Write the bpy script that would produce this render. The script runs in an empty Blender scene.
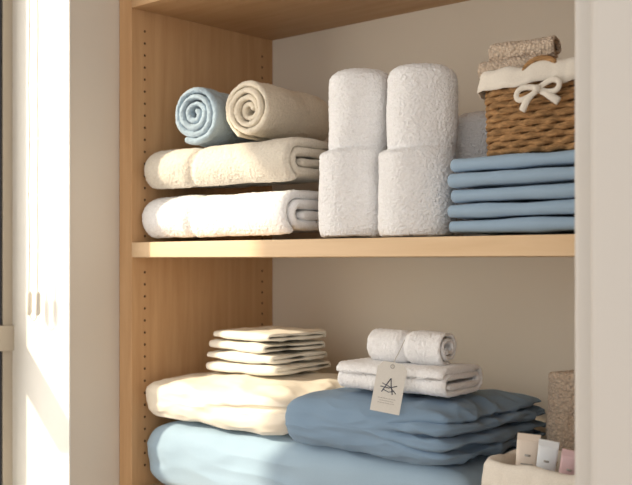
import bpy, bmesh, math, random
from mathutils import Vector, Matrix, noise, Euler
random.seed(4)
ZH = 1.35   # eye height; heights below are given relative to it
C = bpy.context.scene.collection

# ------------------------------------------------------------------ materials
def new_mat(name, col, rough=0.9, sheen=0.0, spec=0.3):
    m = bpy.data.materials.new(name); m.use_nodes = True
    nt = m.node_tree; b = nt.nodes['Principled BSDF']
    b.inputs['Base Color'].default_value = (*col, 1)
    b.inputs['Roughness'].default_value = rough
    b.inputs['Specular IOR Level'].default_value = spec
    if sheen:
        b.inputs['Sheen Weight'].default_value = sheen
        b.inputs['Sheen Roughness'].default_value = 0.6
    return m, nt, b

def fabric(name, col, scale=500, bump=0.5, dist=0.002, var=0.12, sheen=0.25, kind='noise', stretch=(1,1,1)):
    m, nt, b = new_mat(name, col, 0.95, sheen, 0.15)
    tc = nt.nodes.new('ShaderNodeTexCoord'); mp = nt.nodes.new('ShaderNodeMapping')
    mp.inputs['Scale'].default_value = stretch
    nt.links.new(tc.outputs['Object'], mp.inputs['Vector'])
    if kind == 'noise':
        t = nt.nodes.new('ShaderNodeTexNoise'); t.inputs['Detail'].default_value = 3; t.inputs['Roughness'].default_value = .6
        out = t.outputs['Fac']
    else:
        t = nt.nodes.new('ShaderNodeTexVoronoi'); out = t.outputs['Distance']
    t.inputs['Scale'].default_value = scale
    nt.links.new(mp.outputs['Vector'], t.inputs['Vector'])
    bp = nt.nodes.new('ShaderNodeBump'); bp.inputs['Strength'].default_value = bump; bp.inputs['Distance'].default_value = dist
    nt.links.new(out, bp.inputs['Height']); nt.links.new(bp.outputs['Normal'], b.inputs['Normal'])
    r = nt.nodes.new('ShaderNodeValToRGB')
    r.color_ramp.elements[0].position = .3; r.color_ramp.elements[1].position = .7
    lo = (*[c*(1-var) for c in col], 1); hi = (*[min(1, c*(1+var*.5)) for c in col], 1)
    if kind != 'noise':
        r.color_ramp.elements[0].position = .0; r.color_ramp.elements[1].position = .8
        lo, hi = hi, lo
    r.color_ramp.elements[0].color = lo; r.color_ramp.elements[1].color = hi
    nt.links.new(out, r.inputs['Fac']); nt.links.new(r.outputs['Color'], b.inputs['Base Color'])
    return m

def wood(name, a, bcol, stretch):
    m, nt, b = new_mat(name, a, 0.5, 0, 0.35)
    tc = nt.nodes.new('ShaderNodeTexCoord'); mp = nt.nodes.new('ShaderNodeMapping')
    mp.inputs['Scale'].default_value = stretch
    nt.links.new(tc.outputs['Object'], mp.inputs['Vector'])
    n = nt.nodes.new('ShaderNodeTexNoise'); n.inputs['Scale'].default_value = 6; n.inputs['Detail'].default_value = 6
    n.inputs['Roughness'].default_value = .6; n.inputs['Distortion'].default_value = .4
    nt.links.new(mp.outputs['Vector'], n.inputs['Vector'])
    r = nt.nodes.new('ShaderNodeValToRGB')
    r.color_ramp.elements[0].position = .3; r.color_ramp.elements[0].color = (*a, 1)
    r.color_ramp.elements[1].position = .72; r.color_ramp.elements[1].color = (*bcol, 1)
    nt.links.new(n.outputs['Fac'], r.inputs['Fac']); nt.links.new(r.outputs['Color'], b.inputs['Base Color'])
    bp = nt.nodes.new('ShaderNodeBump'); bp.inputs['Strength'].default_value = .08; bp.inputs['Distance'].default_value = .001
    nt.links.new(n.outputs['Fac'], bp.inputs['Height']); nt.links.new(bp.outputs['Normal'], b.inputs['Normal'])
    return m

def paint(name, col, rough=.7):
    m, nt, b = new_mat(name, col, rough, 0, .3)
    tc = nt.nodes.new('ShaderNodeTexCoord')
    n = nt.nodes.new('ShaderNodeTexNoise'); n.inputs['Scale'].default_value = 180; n.inputs['Detail'].default_value = 2
    nt.links.new(tc.outputs['Object'], n.inputs['Vector'])
    bp = nt.nodes.new('ShaderNodeBump'); bp.inputs['Strength'].default_value = .05; bp.inputs['Distance'].default_value = .001
    nt.links.new(n.outputs['Fac'], bp.inputs['Height']); nt.links.new(bp.outputs['Normal'], b.inputs['Normal'])
    return m

M = {}
M['white_terry'] = fabric('white_terry', (.95,.95,.96), 330, .8, .003, .07)
M['beige_terry'] = fabric('beige_terry', (.74,.68,.58), 330, .8, .003, .10)
M['cream_terry'] = fabric('cream_terry', (.85,.77,.63), 330, .7, .003, .09)
M['blue_terry'] = fabric('blue_terry', (.40,.51,.60), 330, .7, .003, .10)
M['tan_terry'] = fabric('tan_waffle', (.76,.61,.47), 230, .9, .004, .20, kind='vor')
M['blue_sheet'] = fabric('blue_cotton', (.31,.43,.56), 900, .12, .0006, .04, .1)
M['blue_duvet'] = fabric('blue_duvet_cotton', (.21,.31,.43), 900, .1, .0006, .04, .1)
M['lblue_duvet'] = fabric('pale_blue_cotton', (.34,.46,.57), 900, .1, .0006, .04, .1)
M['cream_duvet'] = fabric('cream_cotton', (.84,.77,.65), 900, .1, .0006, .03, .1)
M['cream_cloth'] = fabric('cream_muslin', (.87,.82,.72), 700, .3, .001, .05, .1)
M['liner'] = fabric('linen_liner', (.78,.73,.65), 600, .4, .001, .08, .1)
M['seagrass'] = fabric('seagrass', (.40,.23,.105), 70, .6, .003, .6, 0, stretch=(1,1,4))
M['seagrass2'] = fabric('seagrass_light', (.60,.45,.28), 60, .6, .003, .4, 0, stretch=(1,1,4))
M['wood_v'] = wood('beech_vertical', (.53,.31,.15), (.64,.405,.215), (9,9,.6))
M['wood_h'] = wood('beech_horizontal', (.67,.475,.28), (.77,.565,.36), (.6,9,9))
M['wood_t_shaded'] = wood('beech_top_shaded', (.47,.28,.14), (.56,.36,.195), (.6,9,9))  # darker copy of the beech: the top board's shade is put into the colour
M['wall'] = paint('wall_paint', (.67,.62,.55))
M['back'] = paint('backing_paint', (.75,.68,.575))
M['trim'] = paint('trim_paint', (.68,.66,.63), .45)
M['jamb'] = paint('window_paint', (.70,.685,.645), .5)
M['ceil'] = paint('ceiling_paint', (.8,.79,.77))
M['floor'] = wood('oak_floor', (.40,.28,.18), (.52,.38,.25), (6,.6,6))
M['frame'] = paint('window_frame_paint', (.46,.40,.32), .5)
M['dark'] = new_mat('dark_gasket', (.03,.03,.035), .6)[0]
M['hole'] = new_mat('peg_hole', (.10,.055,.03), .9)[0]
M['cord'] = new_mat('blind_cord', (.66,.62,.55), .7)[0]
M['paper'] = fabric('card_paper', (.76,.74,.69), 300, .1, .0005, .03, 0)
M['ink'] = new_mat('ink', (.10,.11,.14), .7)[0]
M['inkl'] = new_mat('ink_soft', (.42,.40,.38), .7)[0]
M['tube_c'] = new_mat('tube_cream', (.86,.76,.66), .35)[0]
M['tube_w'] = new_mat('tube_white', (.78,.82,.86), .35)[0]
M['tube_p'] = new_mat('tube_pink', (.74,.52,.54), .35)[0]

# ------------------------------------------------------------------ helpers
def link(o, parent=None):
    C.objects.link(o)
    if parent: o.parent = parent
    return o

def empty(name, loc=(0,0,0), rot=(0,0,0)):
    e = bpy.data.objects.new(name, None); e.location = loc; e.rotation_euler = rot
    e.empty_display_size = .05
    return link(e)

def mesh_obj(name, verts, faces, mat, loc=(0,0,0), rot=(0,0,0), parent=None, smooth=True):
    me = bpy.data.meshes.new(name); me.from_pydata([tuple(v) for v in verts], [], faces)
    bm = bmesh.new(); bm.from_mesh(me); bmesh.ops.recalc_face_normals(bm, faces=bm.faces); bm.to_mesh(me); bm.free()
    me.materials.append(mat)
    if smooth:
        for p in me.polygons: p.use_smooth = True
    o = bpy.data.objects.new(name, me); o.location = loc; o.rotation_euler = rot
    return link(o, parent)

def box(name, x0, x1, y0, y1, z0, z1, mat, parent=None, bevel=0.0):
    cx, cy, cz = (x0+x1)/2, (y0+y1)/2, (z0+z1)/2
    hx, hy, hz = (x1-x0)/2, (y1-y0)/2, (z1-z0)/2
    v = [(sx*hx, sy*hy, sz*hz) for sx in (-1,1) for sy in (-1,1) for sz in (-1,1)]
    f = [(0,1,3,2),(4,6,7,5),(0,4,5,1),(2,3,7,6),(0,2,6,4),(1,5,7,3)]
    o = mesh_obj(name, v, f, mat, (cx,cy,cz), parent=parent, smooth=False)
    if bevel:
        b = o.modifiers.new('b','BEVEL'); b.width = bevel; b.segments = 3
    return o

fluff_tex = bpy.data.textures.new('terry_loops', 'CLOUDS'); fluff_tex.noise_scale = .0032; fluff_tex.noise_depth = 1
def fluff(o, strength=.0037, sub=1):
    if sub:
        s = o.modifiers.new('sub','SUBSURF'); s.levels = sub; s.render_levels = sub
    d = o.modifiers.new('loops','DISPLACE'); d.texture = fluff_tex; d.texture_coords = 'LOCAL'; d.strength = strength; d.mid_level = .5
    return o

def wrinkle(o, amp, sc, seed=0, octv=3, wfun=None, ridged=False):
    me = o.data
    bm = bmesh.new(); bm.from_mesh(me); bm.normal_update()
    off = Vector((seed*3.7, seed*1.3, seed*7.1))
    res = []
    for v in bm.verts:
        p = Vector((v.co.x*sc[0], v.co.y*sc[1], v.co.z*sc[2])) + off
        n = noise.fractal(p, 1.0, 2.0, octv)
        if ridged: n = .35 - abs(n)*1.6
        w = wfun(v.co) if wfun else 1
        res.append(v.co + v.normal*amp*n*w)
    for v, c in zip(bm.verts, res): v.co = c
    bm.to_mesh(me); bm.free()
    return o

def sheet(name, path, th, width, mat, nw=22, loc=(0,0,0), rot=(0,0,0), parent=None, edgewob=0.0, seed=0):
    """cloth sheet of real thickness swept along a 2-D fold path (local Y,Z), width along X"""
    n = len(path); verts = []; faces = []
    for i,(a,b) in enumerate(path):
        a0,b0 = path[max(0,i-1)]; a1,b1 = path[min(n-1,i+1)]
        ta, tb = a1-a0, b1-b0; L = math.hypot(ta,tb) or 1
        na, nb = -tb/L, ta/L
        t = th
        if i == 0 or i == n-1: t = th*.35
        elif i == 1 or i == n-2: t = th*.8
        wob = edgewob*noise.noise(Vector((i*.03, seed*5.1, 0)))
        wob2 = edgewob*noise.noise(Vector((i*.03, seed*5.1+40, 0)))
        ring = []
        xl, xr = -width/2+th/2+wob2, width/2-th/2+wob
        for k in range(nw+1): ring.append((xl+(xr-xl)*k/nw, t/2))
        for k in range(1,5):
            an = math.pi/2 - math.pi*k/5; ring.append((xr+math.cos(an)*th/2, math.sin(an)*t/2))
        for k in range(nw+1): ring.append((xr-(xr-xl)*k/nw, -t/2))
        for k in range(1,5):
            an = -math.pi/2 - math.pi*k/5; ring.append((xl+math.cos(an)*th/2, math.sin(an)*t/2))
        for (x,h) in ring: verts.append((x, a+na*h, b+nb*h))
    R = 2*(nw+1)+8
    for i in range(n-1):
        for k in range(R):
            k2 = (k+1)%R
            faces.append((i*R+k, i*R+k2, (i+1)*R+k2, (i+1)*R+k))
    faces.append(tuple(range(R))); faces.append(tuple((n-1)*R+k for k in range(R)))
    return mesh_obj(name, verts, faces, mat, loc, rot, parent)

def spiral(R, turns, h=0.0, end=-math.pi/2, dirn=1, core=.5, ds=.006):
    """spiral (h=0) or racetrack roll path; R = outer radius of the centreline"""
    pitch = R/(turns+core); r0 = pitch*core
    tot = turns*2*math.pi; n = int(tot/.10); pts = []; prev = None
    for i in range(n+1):
        th = tot*i/n; r = r0 + pitch*turns*(i/n)
        an = end - dirn*(tot-th)
        ca, sa = math.cos(an), math.sin(an)
        side = 1 if ca >= 0 else -1
        p = (side*h + r*ca, r*sa)
        if prev is not None and h > 0 and side != prev[1]:
            q = prev[0]; m = max(2, int(2*h/ds))
            for j in range(1, m): pts.append((q[0]+(p[0]-q[0])*j/m, q[1]+(p[1]-q[1])*j/m))
        pts.append(p); prev = (p, side)
    out = [pts[0]]; acc = 0
    for a,b in zip(pts, pts[1:]):
        L = math.hypot(b[0]-a[0], b[1]-a[1]); acc += L
        if acc >= ds*(.55 if L < ds else 1): out.append(b); acc = 0
    return out, pitch

def roll(name, R, L, turns, mat, loc, axis_deg, parent=None, h=0.0, end=-math.pi/2, amp=.002, seed=1, tilt=0, wob=.004, dirn=1, fill=.88, nw=30, core=None, ds=.006, sc=(18,22,22)):
    if core is None: core = .27 if h > .01 else .5
    Rc = R*(turns+core)/(turns+core+.5*fill)
    pts, pitch = spiral(Rc, turns, h, end, dirn, core, ds)
    o = sheet(name, pts, pitch*fill, L, mat, nw, loc, (0, tilt, math.radians(axis_deg)), parent, wob, seed)
    if amp: wrinkle(o, amp, sc, seed, 3)
    return o

def puff(name, hx, hy, hz, mat, loc, rotz=0, p=5.0, q=2.6, n=44, amp=.004, sc=(9,9,9), seed=1, parent=None, fn=None, ridges=(), flatb=.7):
    bm = bmesh.new()
    bmesh.ops.create_cube(bm, size=2)
    bmesh.ops.subdivide_edges(bm, edges=bm.edges[:], cuts=n-1, use_grid_fill=True)
    for v in bm.verts:
        c = Vector([math.tan(t*math.pi/4) for t in v.co])
        d = c.normalized()
        e = ((abs(d.x)**p+abs(d.y)**p)**(q/p) + abs(d.z)**q)**(-1/q)
        s = d*e
        if s.z < 0:      # the underside lies flat on what carries it
            m = (abs(s.x)**p+abs(s.y)**p)**(1/p)
            if m > .3:
                k = 1 + flatb*min(1,(m-.3)/.3)*(1/m-1)*min(1,-s.z*3)
                s = Vector((s.x*k, s.y*k, s.z))
        co = Vector((s.x*hx, s.y*hy, s.z*hz))
        if fn: co = fn(s, co)
        v.co = co
    me = bpy.data.meshes.new(name); bm.to_mesh(me); bm.free(); me.materials.append(mat)
    for pl in me.polygons: pl.use_smooth = True
    o = bpy.data.objects.new(name, me); o.location = loc; o.rotation_euler = (0,0,math.radians(rotz)); link(o, parent)
    wrinkle(o, amp, sc, seed, 3)
    for (a, rs, wf) in ridges: wrinkle(o, a, rs, seed+5, 2, wf, True)
    return o

def tube(name, pts, rad, mat, segs=8, parent=None, closed=False, flat=1.0, loc=(0,0,0), rot=(0,0,0), up=Vector((0,0,1))):
    pts = [Vector(p) for p in pts]; n = len(pts); verts = []; faces = []
    for i,p in enumerate(pts):
        a = pts[(i-1)%n] if (closed or i>0) else p; b = pts[(i+1)%n] if (closed or i<n-1) else p
        t = (b-a).normalized(); s = t.cross(up)
        if s.length < 1e-4: s = t.cross(Vector((0,1,0)))
        s.normalize(); u = s.cross(t).normalized()
        r = rad(i/(n-1)) if callable(rad) else rad
        for k in range(segs):
            an = 2*math.pi*k/segs
            verts.append(p + s*math.cos(an)*r*flat + u*math.sin(an)*r)
    m = n if closed else n-1
    for i in range(m):
        j = (i+1)%n
        for k in range(segs):
            k2 = (k+1)%segs
            faces.append((i*segs+k, i*segs+k2, j*segs+k2, j*segs+k))
    if not closed:
        faces.append(tuple(range(segs))); faces.append(tuple((n-1)*segs+k for k in range(segs)))
    return mesh_obj(name, verts, faces, mat, loc, rot, parent)

# ------------------------------------------------------------------ room shell
WX = -1.590           # left wall inner face
WO = -1.830           # left wall outer face
Y0, YJ = .43, 1.0895  # window opening
HEAD, SILL = ZH+.74, ZH-.52
floor = box('floor', -2.2, 1.6, -2.0, 1.72, -.1, 0, M['floor'])
ceiling = box('ceiling', WO, 1.6, -0.6, 1.72, 2.6, 2.7, M['ceil'])
wl = empty('wall_left')
box('pier_back', WO, WX, YJ, 1.64, 0, 2.6, M['wall'], wl)
box('pier_front', WO, WX, -2.0, Y0, 0, 2.6, M['wall'], wl)
box('apron', WO, WX, Y0, YJ, 0, SILL, M['wall'], wl)
box('lintel', WO, WX, Y0, YJ, HEAD, 2.6, M['wall'], wl)
wb = box('wall_back', WO, 1.6, 1.64, 1.72, 0, 2.6, M['wall'])
wr = box('wall_right', -.40, 1.6, 1.03, 1.13, 0, 2.6, M['wall'])
tr = empty('trim_1')
box('casing_inner', -.519, -.40, 1.0, 1.13, 0, 2.3, M['trim'], tr, .008)
box('casing_outer', -.486, -.36, .968, .999, 0, 2.34, M['trim'], tr, .012)

# window
win = empty('window_1')
fx0, fx1 = -1.826, -1.784
box('stile_far', fx0, fx1, 1.0645, YJ-.0005, SILL, HEAD, M['frame'], win)
box('stile_near', fx0, fx1, Y0+.0005, Y0+.03, SILL, HEAD, M['frame'], win)
box('rail_top', fx0, fx1, Y0+.03, 1.0645, HEAD-.04, HEAD-.0005, M['frame'], win)
box('rail_bottom', fx0, fx1, Y0+.03, 1.0645, SILL+.0005, SILL+.05, M['frame'], win)
box('rail_mid', fx0, fx1+.006, .84, 1.0885, ZH-.180, ZH-.130, M['frame'], win)
box('sash_gasket', fx0, fx1-.004, 1.02, 1.0645, SILL+.05, HEAD-.04, M['dark'], win)
box('reveal_lining', fx1, WX+.001, YJ-.004, YJ-.0002, SILL, HEAD, M['jamb'], win)
box('sill_board', fx1, WX+.03, Y0+.001, YJ-.005, SILL, SILL+.02, M['jamb'], win, .004)

# roller blind with bead chain
bl = empty('roller_blind')
tube('roller', [(-1.70, Y0+.02, HEAD-.03), (-1.70, 1.08, HEAD-.03)], .024, M['cord'], 20, bl)
def cord(nm, x, zb):
    pts = [(x+.0015*math.sin(k*.4), 1.060, HEAD-.04+(zb-(HEAD-.04))*k/60) for k in range(61)]
    tube(nm, pts, .0013, M['cord'], 6, bl)
zb = ZH-.095
cord('cord_a', -1.684, zb); cord('cord_b', -1.655, zb)
pts = [(-1.6695-.0145*math.cos(a), 1.06, zb-.02*math.sin(a)) for a in [math.pi*k/16 for k in range(17)]]
tube('cord_loop', pts, .0013, M['cord'], 6, bl)
for x in (-1.684, -1.655):
    tube('cord_weight', [(x,1.06,zb+.035),(x,1.06,zb+.03),(x,1.06,zb-.005),(x,1.06,zb-.01)], lambda t:(.003 if t in (0,1) else .0055), M['cord'], 12, bl)

# ------------------------------------------------------------------ closet cabinet (one joined mesh)
PX = -1.550
BY = 1.588
CR = -.42
SH0, SH1 = ZH+.005, ZH+.034
TOPZ = ZH+.486
LOW = ZH-.44
parts = [
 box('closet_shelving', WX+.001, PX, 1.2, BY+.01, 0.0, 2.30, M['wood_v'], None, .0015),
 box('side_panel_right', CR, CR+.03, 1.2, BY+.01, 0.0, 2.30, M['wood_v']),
 box('back_panel', PX, CR, BY, BY+.01, 0.0, 2.30, M['back']),
 box('shelf_mid', PX, CR, 1.2, BY, SH0, SH1, M['wood_h']),
 box('shelf_top', PX, CR, 1.2, BY, TOPZ, TOPZ+.03, M['wood_t_shaded']),
 box('shelf_low', PX, CR, 1.2, BY, LOW-.03, LOW, M['wood_h']),
 box('shelf_base', PX, CR, 1.2, BY, .08, .11, M['wood_h']),
 box('crown', PX, CR, 1.2, BY, 2.27, 2.30, M['wood_h'])]
hv=[]; hf=[]
for y in (1.232, 1.556):
    z = LOW+.04
    while z < TOPZ-.02:
        if not (SH0-.012 < z < SH1+.012):
            b = len(hv); K = 10
            for k in range(K):
                a = 2*math.pi*k/K; hv.append((PX+.0004, y+.0026*math.cos(a), z+.0026*math.sin(a)))
            hf.append(tuple(b+k for k in range(K)))
        z += .0235
parts.append(mesh_obj('peg_holes', hv, hf, M['hole'], smooth=False))
bpy.context.view_layer.update()
for o in bpy.context.view_layer.objects: o.select_set(False)
for o in parts: o.select_set(True)
bpy.context.view_layer.objects.active = parts[0]
bpy.ops.object.join()

# ------------------------------------------------------------------ upper shelf, left stack
B = SH1
def pinch(o, x0, depth, w=.009, half=.19):
    """crease around local x=x0 and a softly rounded left end"""
    for v in o.data.vertices:
        k = math.exp(-((v.co.x-x0-.006*math.sin(v.co.z*40))/w)**2)
        v.co.y *= 1-depth*k; v.co.z *= 1-depth*.9*k
        t = max(0, (-(v.co.x)-(half-.03))/.03); t=min(t,1.0)
        s = math.sqrt(max(.05,1-.8*t*t)); v.co.z *= s*.4+.6; v.co.y *= s*.12+.88
    return o
w = roll('folded_bath_towel', .0460, .378, 2.0, M['white_terry'], (-1.354,1.320,B+.0485), 1.5, h=.062, amp=.003, seed=3, wob=.006, end=math.radians(250), nw=80, sc=(10,14,14), fill=.93)
fluff(pinch(w, -.050, .08))
w = roll('folded_bath_towel', .0440, .376, 2.0, M['beige_terry'], (-1.350,1.320,B+.093+.0465), 1.5, h=.064, amp=.003, seed=8, wob=.006, end=math.radians(250), nw=80, sc=(10,14,14), fill=.93)
fluff(pinch(w, -.052, .08))
ztop = B+.093+.089
fluff(roll('rolled_towel', .057, .22, 3.6, M['blue_terry'], (-1.434,1.34,ztop+.056), 104, amp=.003, seed=11, wob=.010, end=math.radians(-60), dirn=1, nw=50))
fluff(roll('rolled_towel', .056, .21, 3.8, M['cream_terry'], (-1.302,1.36,ztop+.055), 98, amp=.003, seed=14, wob=.010, end=math.radians(-70), dirn=-1, nw=50))

# upright towels
def upright(name, loc, R, H, led, mat, seed, shift=(.004,.004), rotz=0, grow=1.10):
    nphi, nz = 140, 120; verts=[]; faces=[]
    for i in range(nz+1):
        t = i/nz; z = H*t
        for k in range(nphi):
            phi = 2*math.pi*k/nphi
            c, s = math.cos(phi), math.sin(phi)
            pp = 2.3
            base = (abs(c)**pp+abs(s)**pp)**(-1/pp)*R
            base *= 1+.06*(((phi-math.radians(60))%(2*math.pi))/(2*math.pi)-.5)
            lz = led + .005*math.sin(phi+1) + .003*noise.noise(Vector((phi*1.5,seed,0)))
            if led > 0:
                st = 1/(1+math.exp(-(lz-z)/.0014))
                pin = math.exp(-((z-lz-.004)/.004)**2)
                base *= 1+(grow-1)*st - .03*pin
                base *= 1+.04*st*math.sin(math.pi*min(1,z/lz))-.015*st
                if z > lz: base *= 1+.02*math.sin(math.pi*(z-lz)/(H-lz))
                ox = shift[0]*(1-st); oy = shift[1]*(1-st)
            else: ox=oy=0
            rr = .026
            if z > H-rr: base *= (1-((z-(H-rr))/rr)**2.6)**(.42) if z<H else 0.0
            if z < .012: base *= .92+.08*math.sqrt(z/.012)
            verts.append((base*c+ox, base*s+oy, z))
    for i in range(nz):
        for k in range(nphi):
            k2=(k+1)%nphi; faces.append((i*nphi+k,i*nphi+k2,(i+1)*nphi+k2,(i+1)*nphi+k))
    faces.append(tuple(range(nphi)))
    o = mesh_obj(name, verts, faces, mat, loc, (0,0,math.radians(rotz)))
    wrinkle(o, .003, (14,14,10), seed, 3)
    return fluff(o)
upright('standing_rolled_towel', (-1.049,1.265,B+.003), .0500, .276, .143, M['white_terry'], 2, (.010,.006), 38)
upright('standing_rolled_towel', (-.923,1.268,B+.003), .0535, .268, .136, M['white_terry'], 5, (.008,.004), 40)
upright('standing_rolled_towel', (-.893,1.398,B+.003), .0445, .206, .0, M['white_terry'], 7, (0,0), 40)

# folded blue sheets
sh = empty('folded_sheet_stack')
for i in range(5):
    dx = random.uniform(-.003,.003); dy = random.uniform(-.003,.002)
    o = roll('folded_sheet', .0127, .343+random.uniform(-.006,.002), 1.6, M['blue_sheet'], (-.660+dx,1.350+dy,B+.0135+i*.0226), random.uniform(-.8,.8), sh, h=.120, amp=.0028, seed=20+i, wob=.004, end=math.radians(-40), nw=50, dirn=-1, fill=.95, sc=(9,12,12))
zs_top = B+.0226*5+.0030

# ------------------------------------------------------------------ baskets
def per(phi, hx, hy, p=6.0):
    c,s = math.cos(phi), math.sin(phi)
    r = (abs(c)**p+abs(s)**p)**(-1/p)
    return r*c*hx, r*s*hy
def evenphi(hx, hy, n):
    K=1440; pts=[per(2*math.pi*i/K,hx,hy) for i in range(K+1)]; acc=[0]
    for a,b in zip(pts,pts[1:]): acc.append(acc[-1]+math.hypot(b[0]-a[0],b[1]-a[1]))
    out=[]; j=0
    for i in range(n):
        t=acc[-1]*i/n
        while acc[j+1]<t: j+=1
        out.append(2*math.pi*(j+(t-acc[j])/(acc[j+1]-acc[j]))/K)
    return out
def basket(name, loc, hx, hy, H, rows, N, mat, rotz=0, liner_drop=.03, taper=.10):
    e = empty(name, loc, (0,0,math.radians(rotz)))
    rh = H/rows; NP = N*12; PH = evenphi(hx,hy,NP)
    for k in range(rows):
        z = rh*(k+.5); sc = 1-taper+taper*z/H; pts=[]
        for i in range(NP):
            phi = PH[i]
            x,y = per(phi, hx*sc, hy*sc)
            L = math.hypot(x,y)
            s = math.pi*2*i/24
            off = .0028*math.cos(s+math.pi*k) + .0010*noise.noise(Vector((phi*9,k*3.1,0)))
            pts.append((x*(1+off/L), y*(1+off/L), z+.0012*noise.noise(Vector((phi*6,k*5.7,3))) + .0010*math.sin(s+math.pi*k)))
        tube('strand', pts, rh*.56, mat, 7, e, True, .8)
    for i in range(N):
        phi = PH[i*12]
        pts=[]
        for j in range(7):
            z = H*j/6; sc = 1-taper+taper*z/H; x,y = per(phi,(hx-.002)*sc,(hy-.002)*sc); pts.append((x,y,z))
        tube('stake', pts, .0025, mat, 6, e, up=Vector((1,.3,0)))
    v=[];f=[];K=64
    for (z,o) in ((.002,.006),(H,.006)):
        sc = 1-taper+taper*z/H
        for i in range(K):
            x,y = per(2*math.pi*i/K,(hx-o)*sc,(hy-o)*sc); v.append((x,y,z))
    for i in range(K): f.append((i,(i+1)%K,K+(i+1)%K,K+i))
    f.append(tuple(range(K)))
    mesh_obj('inner_wall', v, f, mat, parent=e)
    prof = [(-.012,-.06),(-.010,-.02),(-.008,.0),(-.005,.006),(.0,.0085),(.005,.007),(.0085,.001),(.0095,-.008),(.0105,-.6),(.0115,-1.0)]
    v=[];f=[];K=240;P=len(prof); PK=evenphi(hx,hy,K)
    for i in range(K):
        phi = PK[i]
        x,y = per(phi,hx,hy); L=math.hypot(x,y)
        wv = noise.noise(Vector((x*22,y*22,hx*9)))
        dz = liner_drop*(1+.45*wv)
        for j,(o,z) in enumerate(prof):
            fold = .0030*noise.noise(Vector((x*70,y*70,1)))
            if j>=8: zz = H + z*dz; oo = o+fold*1.4+.001
            else: zz = H+z; oo = o+fold*.6+.001
            v.append((x*(1+oo/L), y*(1+oo/L), zz+.006*noise.noise(Vector((x*28,y*28,4)))))
    for i in range(K):
        i2=(i+1)%K
        for j in range(P-1): f.append((i*P+j,i2*P+j,i2*P+j+1,i*P+j+1))
    o = mesh_obj('cloth_liner', v, f, M['liner'], parent=e)
    sm = o.modifiers.new('s','SOLIDIFY'); sm.thickness=.0016; sm.offset=1
    return e

bk = basket('wicker_basket', (-.664,1.352,zs_top+.001), .135, .108, .114, 12, 46, M['seagrass'], 0, .022, .03)
def bow(parent, loc, s, mat):
    for sx in (-1,1):
        pts=[]
        for k in range(25):
            a = 2*math.pi*k/24
            r = s*(.5-.5*math.cos(a))
            pts.append((loc[0]+sx*r, loc[1]-.006-.003*math.sin(a*.5), loc[2]+s*.34*math.sin(a)*(.3+.7*(.5-.5*math.cos(a)))+.14*r*sx-.05*r))
        tube('bow_loop', pts, .0022, mat, 8, parent, flat=1.9, up=Vector((0,1,0)))
        pts=[(loc[0]+sx*s*(.1+(.85 if sx>0 else .65)*t), loc[1]-.006-.004*math.sin(3*t), loc[2]-s*(.12+(.50 if sx>0 else .70)*t**1.3)) for t in [k/10 for k in range(11)]]
        tube('bow_tail', pts, lambda t:.0018+.0014*t, mat, 8, parent, flat=1.9, up=Vector((0,1,0)))
    tube('bow_knot', [(loc[0]-.005,loc[1]-.009,loc[2]-.001),(loc[0]-.002,loc[1]-.010,loc[2]),(loc[0]+.002,loc[1]-.010,loc[2]),(loc[0]+.005,loc[1]-.009,loc[2]+.001)], lambda t:.003+.003*math.sin(math.pi*t), mat, 10, parent)
bow(bk, (-.021,-.123,.083), .033, M['liner'])
for j in range(3):
    pts=[(-.026+(.026-.004*j)*math.cos(a), -.114+.006*j, .110+(.018)*math.sin(a)) for a in [math.pi*k/16 for k in range(17)]]
    tube('handle_strand', pts, .0042, M['seagrass'], 8, bk)
fluff(roll('rolled_waffle_towel', .028, .17, 1.7, M['tan_terry'], (-.680,1.358,zs_top+.086), 5, h=.040, amp=.003, seed=32, nw=40, wob=.008), .003)
fluff(roll('rolled_waffle_towel', .0180, .112, 1.5, M['tan_terry'], (-.770,1.318,zs_top+.1345), 8, h=.016, amp=.003, seed=31, nw=40, wob=.006), .003)
fluff(roll('rolled_waffle_towel', .0180, .100, 2.0, M['tan_terry'], (-.760,1.318,zs_top+.1615), 4, h=.004, amp=.003, seed=33, nw=34, wob=.006), .003)

# ------------------------------------------------------------------ lower bay
LB = LOW
sm01 = lambda t: max(0,min(1,t))**2*(3-2*max(0,min(1,t)))
puff('folded_duvet', .373, .163, .068, M['lblue_duvet'], (-1.164,1.376,LB+.0745), 0, p=18, q=3.4, n=66, amp=.005, sc=(6,8,8), seed=4,
     ridges=[(.005,(4,14,20),None)])
def creamf(s, co):
    g = math.exp(-((s.z+.1-.3*s.x)/.09)**2)*sm01((-s.y-.5)/.3)*sm01((s.x+.1)/.8)
    co.y += .010*g
    return co
puff('folded_duvet', .200, .166, .045, M['cream_duvet'], (-1.341,1.376,LB+.136+.0435), 0, p=12, q=2.9, n=72, amp=.005, sc=(7,7,9), seed=9, fn=creamf,
     ridges=[(.004,(8,10,22),None), (.003,(13,15,42),None)])
def bluef(s, co):
    side = sm01((s.x-.20)/.6)
    for g,dp in ((.42,.013),(-.05,.018),(-.5,.013)):
        gg = g*(.5+.5*side) + .16*noise.noise(Vector((co.y*8, 3, g*3)))
        k = math.exp(-((s.z-gg)/.075)**2)*side
        co.x -= dp*1.6*k*sm01((s.x-.6)/.3); co.y += dp*1.1*k*sm01((-s.y-.5)/.4)
    return co
bd = puff('folded_duvet', .170, .157, .046, M['blue_duvet'], (-.990,1.360,LB+.136+.0435), 0, p=12, q=3.3, n=96, amp=.004, sc=(7,8,9), seed=15, fn=bluef,
     ridges=[(.005,(7,14,26),lambda c: .3+.9*sm01((c.x+.02)/.16)), (.004,(10,14,44),lambda c: .7+.5*sm01((c.x)/.14))])

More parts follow.
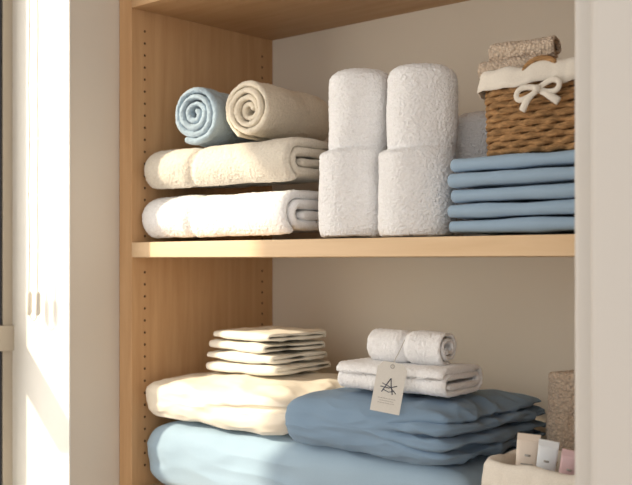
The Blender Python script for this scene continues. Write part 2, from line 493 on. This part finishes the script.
# muslin cloth stack
cs = empty('folded_cloth_stack')
zc = ZH-.2165
for i in range(4):
    hh0 = .080-.003*i; Rr = .0122
    o = roll('folded_cloth', Rr, .192-.009*i+random.uniform(-.004,.004), 1.0, M['cream_cloth'], (-1.358+random.uniform(-.004,.004),1.378+random.uniform(-.004,.004),zc+.0125+i*.0200), random.uniform(-5,5), cs, h=hh0, amp=0, seed=50+i, wob=.006, end=math.radians(-40), nw=44, dirn=-1, fill=.97, ds=.005)
    ym = hh0+Rr; xm = .096
    for v in o.data.vertices:      # soft rounded corners, thinner at the rim
        u, t = abs(v.co.y)/ym, abs(v.co.x)/xm
        v.co.x *= 1-.10*u**6; v.co.y *= 1-.07*min(1,t)**6
        v.co.z *= 1-.20*max(0,min(1,t))**5
    wrinkle(o, .0042, (11,13,14), 50+i, 3)

# white towels with tag
fluff(roll('folded_hand_towel', .0262, .203, 2.0, M['white_terry'], (-.958,1.295,ZH-.2145+.0262), 3, h=.042, amp=.002, seed=61, wob=.006, end=math.radians(160), nw=64, fill=.93), .003)
rt = roll('rolled_hand_towel', .030, .136, 2.4, M['white_terry'], (-.954,1.297,ZH-.2145+.050+.027), 6, h=.004, amp=.002, seed=63, wob=.006, end=math.radians(-60), nw=56)
for v in rt.data.vertices:
    k = math.exp(-((v.co.x-.0)/.006)**2); v.co.y *= 1-.16*k; v.co.z *= 1-.16*k
fluff(rt, .003)

tag = empty('hang_tag', (-.922,1.196,ZH-.192), (math.radians(-8), math.radians(9), math.radians(28)))
hw, hh = .0225, .038
out = [(-hw,-hh),(hw,-hh),(hw,hh-.009),(hw-.008,hh),(-hw+.008,hh),(-hw,hh-.009)]
v = [(x,-.0006,z) for x,z in out]+[(x,.0006,z) for x,z in out]
f = [tuple(range(6)), tuple(range(11,5,-1))]+[(i,(i+1)%6,6+(i+1)%6,6+i) for i in range(6)]
mesh_obj('card', v, f, M['paper'], parent=tag, smooth=False)
def stroke(pts, r, m='ink'):
    tube('print', [(x,-.0009,z) for x,z in pts], r, M[m], 5, tag)
stroke([(-.010,-.008),(-.005,.002),(.001,.014)], .0008); stroke([(.001,.014),(.003,.003),(.007,-.010)], .0008)
stroke([(-.013,.000),(0,-.001),(.012,.004)], .0007); stroke([(-.011,.005),(.002,.001),(.012,-.008)], .0006)
stroke([(-.009,-.004),(.001,-.007),(.009,-.004)], .0006)
for zz,ww in ((-.017,.014),(-.0205,.011),(-.024,.013)):
    for j in range(7):
        xx = -ww+2*ww*j/7
        stroke([(xx,zz),(xx+ww*.2,zz)], .0004,'inkl')
ring=[(.0028*math.cos(a),-.0008,hh-.006+.0028*math.sin(a)) for a in [2*math.pi*k/16 for k in range(16)]]
tube('eyelet', ring, .0007, M['inkl'], 6, tag, True)
tube('string', [(0,-.001,hh-.006),(.001,.001,hh+.004),(.004,.014,hh+.018),(.006,.035,hh+.038)], .0006, M['cord'], 6, tag)

# tan upright roll
o = roll('rolled_waffle_towel', .047, .262, 2.0, M['tan_terry'], (-.750,1.447,LB+.134), 0, amp=.004, seed=71, nw=60, wob=.006)
o.rotation_euler = (0, math.radians(-90), math.radians(30))
fluff(o, .004)

# lower toiletry basket
b2 = basket('toiletry_basket', (-.642,1.268,LB+.001), .122, .058, .148, 11, 36, M['seagrass2'], 0, .028, .06)

def cosmetic(name, loc, w, H, mat, rot, cap):
    e = empty(name, loc, rot); verts=[]; faces=[]; K=28; nz=16
    for i in range(nz+1):
        t=i/nz; z=H*t
        a = w*.42*(1-t)+w*.5*t; b = w*.42*(1-t**1.5)+.0012
        for k in range(K):
            an=2*math.pi*k/K; verts.append((a*math.cos(an), b*math.sin(an), z))
    for i in range(nz):
        for k in range(K):
            k2=(k+1)%K; faces.append((i*K+k,i*K+k2,(i+1)*K+k2,(i+1)*K+k))
    faces.append(tuple(range(K))); faces.append(tuple(nz*K+k for k in range(K)))
    mesh_obj('tube_body', verts, faces, mat, parent=e)
    box('crimp', -w/2, w/2, -.0015, .0015, H-.002, H+.007, mat, e, .0006)
    tube('cap', [(0,0,-.022),(0,0,-.020),(0,0,-.002),(0,0,0)], lambda t: w*.36 if t in (0,1) else w*.40, cap, 24, e, up=Vector((0,1,0)))
    for (zz,ww,rr) in ((.66,.26,.0010),(.56,.16,.0007),(.78,.12,.0016)):
        yy = -(w*.42*(1-zz**1.5)+.0016)
        tube('label', [(-w*ww,yy*.9,H*zz),(0,yy,H*zz),(w*ww,yy*.9,H*zz)], rr, M['inkl'], 5, e)
cosmetic('cream_tube', (-.726,1.250,ZH-.352), .032, .102, M['tube_c'], (math.radians(6),math.radians(5),math.radians(32)), M['tube_w'])
cosmetic('cream_tube', (-.696,1.246,ZH-.352), .028, .098, M['tube_w'], (math.radians(6),math.radians(8),math.radians(22)), M['tube_c'])
cosmetic('cream_tube', (-.664,1.248,ZH-.352), .028, .088, M['tube_p'], (math.radians(6),math.radians(10),math.radians(22)), M['tube_w'])

# ------------------------------------------------------------------ light
sd = bpy.data.lights.new('sun','SUN'); sd.energy = 4.9; sd.color = (1.0,.865,.65); sd.angle = math.radians(2.0)
so = bpy.data.objects.new('sun', sd); link(so)
so.rotation_euler = Vector((.5,.6,-.45)).to_track_quat('-Z','Y').to_euler()
so.location = (-3,-2,5)
ad = bpy.data.lights.new('sky_light','AREA'); ad.shape='RECTANGLE'; ad.size=.9; ad.size_y=1.1; ad.energy=16; ad.color=(1,.92,.80)
ao = bpy.data.objects.new('sky_light', ad); link(ao); ao.location=(-2.25,.35,ZH+.2)
ao.rotation_euler = Vector((.75,.6,-.15)).to_track_quat('-Z','Y').to_euler()
w = bpy.data.worlds.new('world'); bpy.context.scene.world = w; w.use_nodes = True
bg = w.node_tree.nodes['Background']; bg.inputs['Color'].default_value = (1.0,.972,.935,1); bg.inputs['Strength'].default_value = 1.22
vs = bpy.context.scene.view_settings
vs.view_transform = 'Standard'
vs.exposure = 0.0

# ------------------------------------------------------------------ camera
cd = bpy.data.cameras.new('camera'); cam = bpy.data.objects.new('camera', cd); link(cam)
cam.location = (0,0,ZH); cam.rotation_euler = (math.radians(90),0,math.radians(41.8))
cd.sensor_width = 36; cd.lens = 56.96; cd.shift_y = .0277; cd.clip_start=.02
cd.dof.use_dof = True; cd.dof.focus_distance = 1.62; cd.dof.aperture_fstop = 5.6
bpy.context.scene.camera = cam
